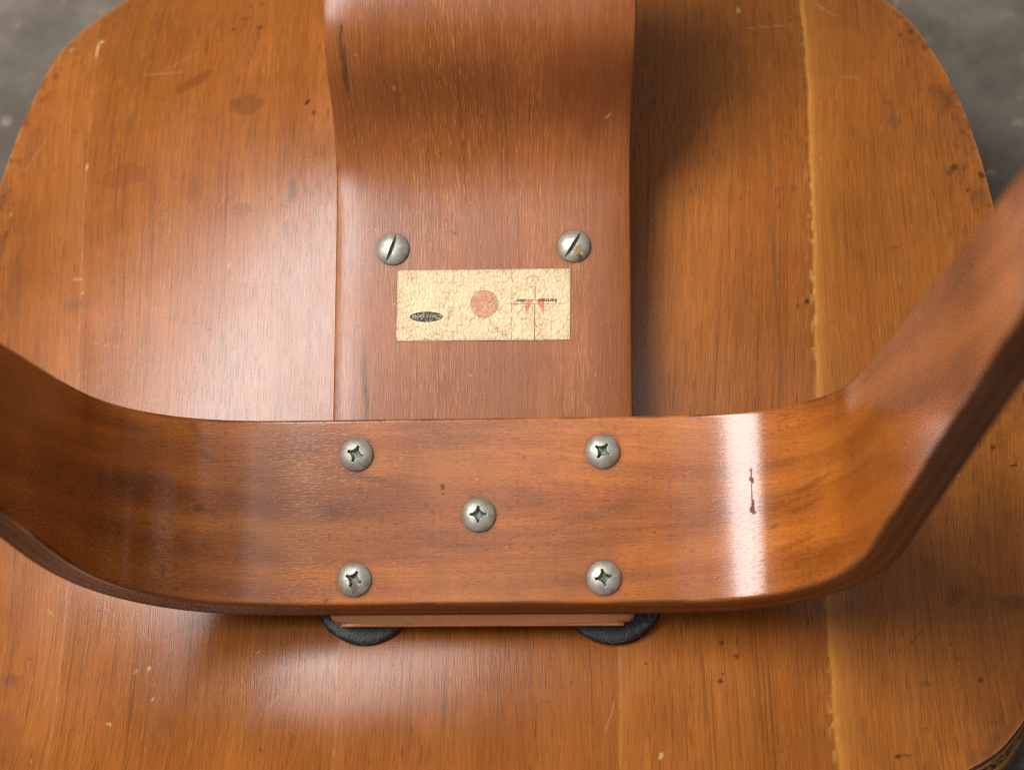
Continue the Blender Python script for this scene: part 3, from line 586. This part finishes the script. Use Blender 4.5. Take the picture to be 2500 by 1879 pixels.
is_edge = (kd[cidx] + kd[(cidx + 1) % npc]) > 1.5
wear = np.zeros((len(V), 4)); SS = np.repeat(s, npc); YY = V[:, 1]
inner = np.tile((np.arange(npc) < NV + 4) | (np.arange(npc) >= npc - 4), len(s))
lowedge = np.tile(np.arange(npc) < 1, len(s)) | np.tile(np.arange(npc) >= npc - 4, len(s))
over(wear, (0.05, 0.02, 0.014), lowedge * .58 * np.clip((vnoise(SS / 90 + 3, SS * 0, 71) - .15) * 2, 0.2, 1))
upedge = np.tile((np.arange(npc) >= NV - 1) & (np.arange(npc) < NV + 4), len(s))
over(wear, (0.08, 0.022, 0.012), upedge * .6 * np.clip((vnoise(SS / 60 + 13, SS * 0, 72) - .35) * 3, 0, 1))
# long figure in the leg veneer: lighter and darker tongues that lean a little
SS2, YY2 = SS + 0.0, YY - 0.12 * np.abs(SS)
fig = vnoise(SS2 / 300 + 4, YY2 / 46 + 8, 73); fig2 = vnoise(SS2 / 130 + 1, YY2 / 22 + 2, 74)
over(wear, (0.105, 0.026, 0.005), inner * np.clip((fig - .55) * 3, 0, 1) * (.12 + .22 * fig2))
over(wear, (0.42, 0.130, 0.018), inner * np.clip((.40 - fig) * 3, 0, 1) * .30)
pch = vnoise(SS2 / 210 + 14, YY2 / 95 + 3, 83) * .65 + vnoise(SS2 / 80 + 2, YY2 / 40 + 6, 84) * .35
over(wear, (0.10, 0.026, 0.005), inner * np.clip((pch - .56) * 3.2, 0, 1) * .30)
over(wear, (0.50, 0.160, 0.018), inner * np.clip((.42 - pch) * 3.2, 0, 1) * .34)
# the left flank is tinted darker and browner
over(wear, (0.12, 0.042, 0.014), inner * .15 / (1 + np.exp((SS + 560 + 40 * (vnoise(YY / 60, YY * 0, 75) - .5)) / 30)))
marks(wear, SS, YY, [m for m in LEG_MARKS])
SX, SY, SW, SH = -72.0, -329.5, 294.9, 149.3
def dirt_ring(wear, x, y, cx, cy, a):
    rr = np.hypot(x - cx, y - cy)
    over(wear, (0.045, 0.018, 0.008), np.exp(-((rr - 42) / 6.0) ** 2) * a * (0.4 + 0.6 * vnoise(x / 13 + cx, y / 13, 77)))
for sx0, sy0 in ((SX - SW, SY + SH), (SX + SW, SY + SH), (SX - SW, SY - SH), (SX + SW, SY - SH), (-72, -328)):
    dirt_ring(wear, SS + U_X, YY, sx0, sy0, .5 * inner)
rnd = [(rng.uniform(-1000, 1200), rng.uniform(-520, -110), rng.uniform(1.2, 2.6), rng.uniform(1.2, 3), 0, rng.choice(['dark', 'chip', 'red', 'purple']), rng.uniform(.2, .55)) for _ in range(90)]
marks(wear, SS, YY, rnd)
leg = make('leg_frame', V, fc, [M_LEG, M_EDGE], chair, UVs, wear, is_edge.astype(int))
leg['label'] = 'glossy U-shaped bent plywood leg piece screwed across the strap'
for e0, fl in ((0, False), (len(s) - 1, True)):         # close the feet
    cp = V[e0 * npc:(e0 + 1) * npc]
    make('foot_end', cp, [list(range(npc))[::(1 if fl else -1)]], [M_EDGE], leg, cp[:, [0, 1]], np.zeros((npc, 4)), smooth=False)

# ---- rubber shock mounts between strap and seat
def mount(cx, cy, seed):
    na = 96; ang = np.linspace(0, 2 * math.pi, na, endpoint=False); rr = 121.0
    prof = [(0.0, 0), (.5, 0), (.9, 0), (.965, -.6), (.99, -2.5), (1.0, -6), (1.0, -20), (1.035, -27), (1.045, -31), (1.03, -40), (1.0, -60)]
    rows = []
    for k, (r, dz) in enumerate(prof):
        jag = 1 + (0.02 * (vnoise(ang * 9 + seed, ang * 0 + k, 80) - .5) if k > 6 else 0.004 * (vnoise(ang * 6, ang * 0 + k, 81) - .5))
        rows.append(np.stack([rr * r * np.cos(ang) * jag, rr * r * np.sin(ang) * jag, np.full(na, float(dz))], 1))
    o = make('rubber_mount', np.concatenate(rows), grid_faces(len(prof), na, wrap=True, flip=True), [M_RUB], chair)
    o.location = Vector((cx, cy, -SP_T - 0.5)) * S
    return o
mount(-368, -503, 1)['label'] = 'cracked black rubber disc under the left corner of the strap end'
mount(236, -503, 5)['label'] = 'cracked black rubber disc under the right corner of the strap end'

# ---- screws
def screw(cx, cy, cz, kind, rot, label, rust=None):
    R0, Hh = 41.0, 18.0
    nr, na = 44, 144
    r = np.concatenate([np.linspace(0.3, R0 * .62, 28), np.linspace(R0 * .64, R0, 16)]); a = np.linspace(0, 2 * math.pi, na, endpoint=False)
    Rr, Aa = np.meshgrid(r, a, indexing='ij'); X = Rr * np.cos(Aa); Y = Rr * np.sin(Aa)
    t = Rr / R0
    Z = Hh * (1 - t ** 2.3) ** 0.62 + 2.0
    c, s_ = math.cos(math.radians(rot)), math.sin(math.radians(rot)); Xr, Yr = X * c + Y * s_, -X * s_ + Y * c
    if kind == 'cross':
        q = (np.abs(Xr) ** .62 + np.abs(Yr) ** .62) / (24.0 ** .62)
        bar = np.maximum(np.minimum(np.abs(Xr) / 3.0, np.abs(Yr) / 3.0), np.hypot(Xr, Yr) / 20.0)
        q = np.where(np.hypot(Xr, Yr) > 20.0, 9, np.minimum(q, bar))
        depth = 15 * np.clip((1.0 - q) / .35, 0, 1) ** .5
        Zc = Z - depth
    else:
        m = np.clip((4.4 - np.abs(Yr)) / 1.4, 0, 1); Zc = np.minimum(Z, Z * (1 - m) + 9.0 * m)
    mask = (Z - Zc) > 0.6
    Z = Zc
    w = np.zeros((nr * na, 4))
    tf = t.ravel()
    over(w, (0.12, 0.10, 0.07), np.clip((tf - .90) / .10, 0, 1) * .5)
    gN = vnoise(X.ravel() / 6 + cx, Y.ravel() / 6 + cy, 90)
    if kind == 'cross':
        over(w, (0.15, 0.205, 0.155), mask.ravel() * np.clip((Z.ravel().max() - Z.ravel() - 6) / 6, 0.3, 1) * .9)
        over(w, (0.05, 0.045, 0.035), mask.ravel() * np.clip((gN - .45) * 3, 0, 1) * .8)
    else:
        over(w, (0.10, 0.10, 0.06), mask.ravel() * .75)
    if rust:
        for rx, ry, rw, kcol in rust:
            dd = np.hypot(X.ravel() - rx, Y.ravel() - ry) / rw + .9 * (gN - .5)
            over(w, kcol, np.clip((1.1 - dd) * 2.5, 0, 1) * .8)
    V = np.stack([X.ravel(), Y.ravel(), Z.ravel()], 1)
    rim = np.stack([R0 * np.cos(a), R0 * np.sin(a), np.full(na, -3.0)], 1)
    V = np.concatenate([V, rim]); w = np.concatenate([w, np.tile([.08, .065, .04, .8], (na, 1))])
    f = grid_faces(nr + 1, na, wrap=True, flip=False)
    mk = np.concatenate([mask.ravel(), np.zeros(na, bool)])
    fm = mk[f].sum(1) >= 3
    # centre fan
    V = np.concatenate([V, [[0, 0, Z[0].mean()]]]); w = np.concatenate([w, w[:1]])
    def part(name, faces, parent, extra):
        ids = np.unique(faces); mp = -np.ones(len(V), int); mp[ids] = np.arange(len(ids))
        fl = [list(map(int, q)) for q in mp[faces]]
        vv, ww = V[ids], w[ids]
        if extra:
            vv = np.concatenate([vv, V[-1:]]); ww = np.concatenate([ww, w[-1:]])
            fl += [[len(ids), int(mp[j]), int(mp[(j + 1) % na])] for j in range(na)]
        return make(name, vv, fl, [M_NI], parent, wear=ww)
    h = part('screw', f[~fm], chair, False)
    d = part('drive_recess', f[fm], h, True)
    h.location = Vector((cx, cy, cz)) * S
    h['label'] = label
    return h
screw(SX - SW, SY + SH, U_Z, 'cross', -20, 'cross-head screw at the upper left of the leg piece')
screw(SX + SW, SY + SH, U_Z, 'cross', 55 - 90, 'cross-head screw at the upper right of the leg piece')
screw(SX - SW, SY - SH, U_Z, 'cross', -25, 'cross-head screw at the lower left with a rust spot', [(2, -22, 12, (0.085, 0.030, 0.018))])
screw(SX + SW, SY - SH, U_Z, 'cross', 10, 'cross-head screw at the lower right of the leg piece')
screw(-72, -328, U_Z, 'cross', 0, 'cross-head screw in the middle of the leg piece')
screw(-296.5, 347, 0, 'slot', 70, 'slotted screw above the left end of the paper label')
screw(154, 345, 0, 'slot', 58, 'slotted screw with a rusty patch above the right end of the paper label', [(10, -19, 17, (0.26, 0.14, 0.045)), (14, -31, 9, (0.07, 0.05, 0.03)), (20, -22, 4, (.42, .40, .36))])

# ---- paper label
LBX, LBY, LW, LH, LROT = -70.9, 201.5, 215.2, 90.3, -0.0085
lab_n, lab_m = 300, 130
lx, ly = np.meshgrid(np.linspace(-LW, LW, lab_n), np.linspace(-LH, LH, lab_m), indexing='xy'); lx, ly = lx.ravel(), ly.ravel()
def crackle(x, y, sx, sy, seed):
    """distance to the nearest crack of a cell pattern plus the cell's own lift"""
    r = np.random.default_rng(seed); xs = x / sx + .6 * (vnoise(x / 20, y / 20, seed + 1) - .5) ; ys = y / sy + .6 * (vnoise(x / 20 + 7, y / 20, seed + 2) - .5)
    T = r.random((64, 64, 3)); f1 = np.full(len(x), 9.); f2 = np.full(len(x), 9.); idv = np.zeros(len(x))
    xi, yi = np.floor(xs).astype(int), np.floor(ys).astype(int)
    for dx in (-1, 0, 1):
        for dy in (-1, 0, 1):
            cell = T[(xi + dx) % 64, (yi + dy) % 64]
            d = np.hypot(xi + dx + cell[:, 0] - xs, yi + dy + cell[:, 1] - ys)
            n1 = d < f1; f2 = np.where(n1, f1, np.minimum(f2, d)); idv = np.where(n1, cell[:, 2], idv); f1 = np.where(n1, d, f1)
    return f2 - f1, idv
e1, id1 = crackle(lx, ly, 9.5, 17.0, 5); e3, id3 = crackle(lx, ly, 30.0, 60.0, 25); e4, id4 = crackle(lx, ly, 5.0, 6.5, 35)
def paper_h(x, y):
    e_, i_ = crackle(np.atleast_1d(np.asarray(x, float)), np.atleast_1d(np.asarray(y, float)), 9.5, 17.0, 5)
    return 1.2 + 0.75 * np.clip(e_ / .5, 0, 1) ** .6 + 0.9 * i_
lz = paper_h(lx, ly)
wear = np.zeros((len(lx), 4))
crk = 0.25 + 0.75 * vnoise(lx / 17, ly / 17, 19)
over(wear, (0.40, 0.20, 0.07), np.clip(1 - e4 / .12, 0, 1) * .32 * (vnoise(lx / 45, ly / 30, 18) > .5))
over(wear, (0.26, 0.115, 0.035), np.clip(1 - e1 / .16, 0, 1) * .85 * crk)
over(wear, (0.20, 0.085, 0.03), np.clip(1 - e3 / .045, 0, 1) * .7 * crk)
over(wear, (0.82, 0.66, 0.40), np.clip(id1 - .72, 0, 1) * 1.2)
edge = np.minimum(LW - np.abs(lx), LH - np.abs(ly))
over(wear, (0.14, 0.06, 0.02), np.exp(-edge / 1.6) * .85)
over(wear, (0.36, 0.20, 0.07), np.exp(-edge / 14.0) * .22)
for xc_, a_ in ((-73.5, .55), (70.5, .75)):
    over(wear, (0.16, 0.07, 0.03), np.exp(-((lx - xc_ - 2 * (vnoise(ly / 18, ly * 0, 3) - .5)) / 1.1) ** 2) * a_ * (vnoise(ly / 9, ly * 0 + xc_, 4) > .25))
for yc_, x0_, x1_ in ((57, -130, 70), (-6, -150, 60)):
    over(wear, (0.25, 0.11, 0.04), np.exp(-((ly - yc_) / 1.0) ** 2) * .4 * (lx > x0_) * (lx < x1_) * (vnoise(lx / 9, lx * 0, 14) > .4))
label = make('paper_label', np.stack([lx, ly, lz], 1), grid_faces(lab_m, lab_n), [M_PAPER], chair, np.stack([lx, ly], 1), wear)
label.location = Vector((LBX, LBY, 0)) * S; label.rotation_euler = (0, 0, LROT)
label['label'] = 'yellowed crackled paper label with red and black print, upside down'
def flat_print(name, polys, mat, lift=0.5):
    """print that follows the paper's relief: polygons cut into fine cells"""
    bm = bmesh.new()
    for poly in polys:
        vs_ = [bm.verts.new((px, py, 0)) for px, py in poly]
        bm.faces.new(vs_)
    bmesh.ops.triangulate(bm, faces=bm.faces[:])
    for axis, lo, hi in ((0, -LW, LW), (1, -LH, LH)):
        no = (1, 0, 0) if axis == 0 else (0, 1, 0)
        for t in np.arange(lo, hi, 2.5):
            xs_ = [v.co[axis] for v in bm.verts]
            if t <= min(xs_) or t >= max(xs_): continue
            co = (t, 0, 0) if axis == 0 else (0, t, 0)
            bmesh.ops.bisect_plane(bm, geom=bm.verts[:] + bm.edges[:] + bm.faces[:], plane_co=co, plane_no=no)
    bmesh.ops.recalc_face_normals(bm, faces=bm.faces[:])
    P = np.array([v.co[:] for v in bm.verts]); P[:, 2] = paper_h(P[:, 0], P[:, 1]) + lift
    bm.verts.index_update()
    faces = []
    for f_ in bm.faces:
        ids = [v.index for v in f_.verts]
        if f_.normal.z < 0: ids = ids[::-1]
        faces.append(ids)
    bm.free()
    return make(name, P, faces, [mat], label)
def ell(cx, cy, rx, ry, n=48, rev=False):
    a = np.linspace(0, 2 * math.pi, n, endpoint=False); return [(cx + rx * math.cos(t), cy + ry * math.sin(t)) for t in a]
def rect(x0, y0, x1, y1): return [(x0, y0), (x1, y0), (x1, y1), (x0, y1)]
flat_print('oval_mark', [ell(-141, -29, 41, 13)], M_BLACK)
flat_print('round_stamp', [ell(2, 2, 34.5, 35.5)], M_RED)
def ring(cx, cy, r0, r1, n=48):
    a = np.linspace(0, 2 * math.pi, n + 1); return [[(cx + r0 * math.cos(a[i]), cy + r0 * math.sin(a[i])), (cx + r1 * math.cos(a[i]), cy + r1 * math.sin(a[i])), (cx + r1 * math.cos(a[i + 1]), cy + r1 * math.sin(a[i + 1])), (cx + r0 * math.cos(a[i + 1]), cy + r0 * math.sin(a[i + 1]))] for i in range(n)]
flat_print('stamp_ring', ring(2, 2, 27.5, 29.0), M_PINK, 1.1)
flat_print('stamp_lines', [rect(-26, 6, 30, 7.2), rect(-28, -5, 32, -3.8)] + [rect(x0, -1, x0 + 3.2, 4) for x0 in (-22, -16, -9, 10, 16, 22)], M_PINK, 1.1)
# emblem: two tapering legs hanging from a bar, with a long upright line and a thin cross line
def leg_shape(sg):
    cx = 127.0
    pts = [(cx + sg * 24, 13), (cx + sg * 21.5, -26)]
    for t in np.linspace(0, 1, 12)[1:]: pts.append((cx + sg * (21.5 - 17.5 * t ** .75 ), -26 + 36.5 * t ** .62))
    pts.append((cx + sg * 4, 13)); return pts if sg < 0 else pts[::-1]
flat_print('emblem', [leg_shape(-1), leg_shape(1), rect(123.2, 9.6, 130.8, 12.6)], M_RED2)
flat_print('upright_line', [rect(126.5, -90, 127.7, 0), rect(127.1, 14, 128.3, 48)], M_LINE, 1.2)
flat_print('cross_line', [rect(70, 1.0, 205, 2.0)], M_RED2, 0.8)

def lettering(body, cx, cy, size, mat, bold=0.0, shear=0.3, lift=1.0, width=None):
    cu = bpy.data.curves.new('lettering', 'FONT'); cu.body = body; cu.size = size; cu.shear = shear; cu.offset = bold
    cu.align_x = 'CENTER'; cu.align_y = 'CENTER'; cu.resolution_u = 3; cu.fill_mode = 'FRONT'
    tmp = bpy.data.objects.new('lettering', cu); COL.objects.link(tmp)
    dg = bpy.context.evaluated_depsgraph_get()
    me = bpy.data.meshes.new_from_object(tmp.evaluated_get(dg))
    P = np.array([v.co[:] for v in me.vertices]); F_ = [list(p.vertices) for p in me.polygons]
    bpy.data.objects.remove(tmp); bpy.data.curves.remove(cu); bpy.data.meshes.remove(me)
    P[:, 0] -= (P[:, 0].min() + P[:, 0].max()) / 2
    if width: P[:, 0] *= width / (P[:, 0].max() - P[:, 0].min())
    Q = np.stack([cx - P[:, 0], cy - P[:, 1], np.zeros(len(P))], 1)      # the label hangs upside down
    Q[:, 2] = paper_h(Q[:, 0], Q[:, 1]) + lift
    return make('lettering', Q, F_, [mat], label, smooth=False)
lettering('herman', 160, 9.5, 13, M_BLACK, 0.25, 0.35, width=46)
lettering('iller', 91, 9.5, 13, M_BLACK, 0.25, 0.35, width=27)
lettering('Charles Eames', -141, -29, 15, M_CREAM, 0.0, 0.5, lift=1.4, width=72)
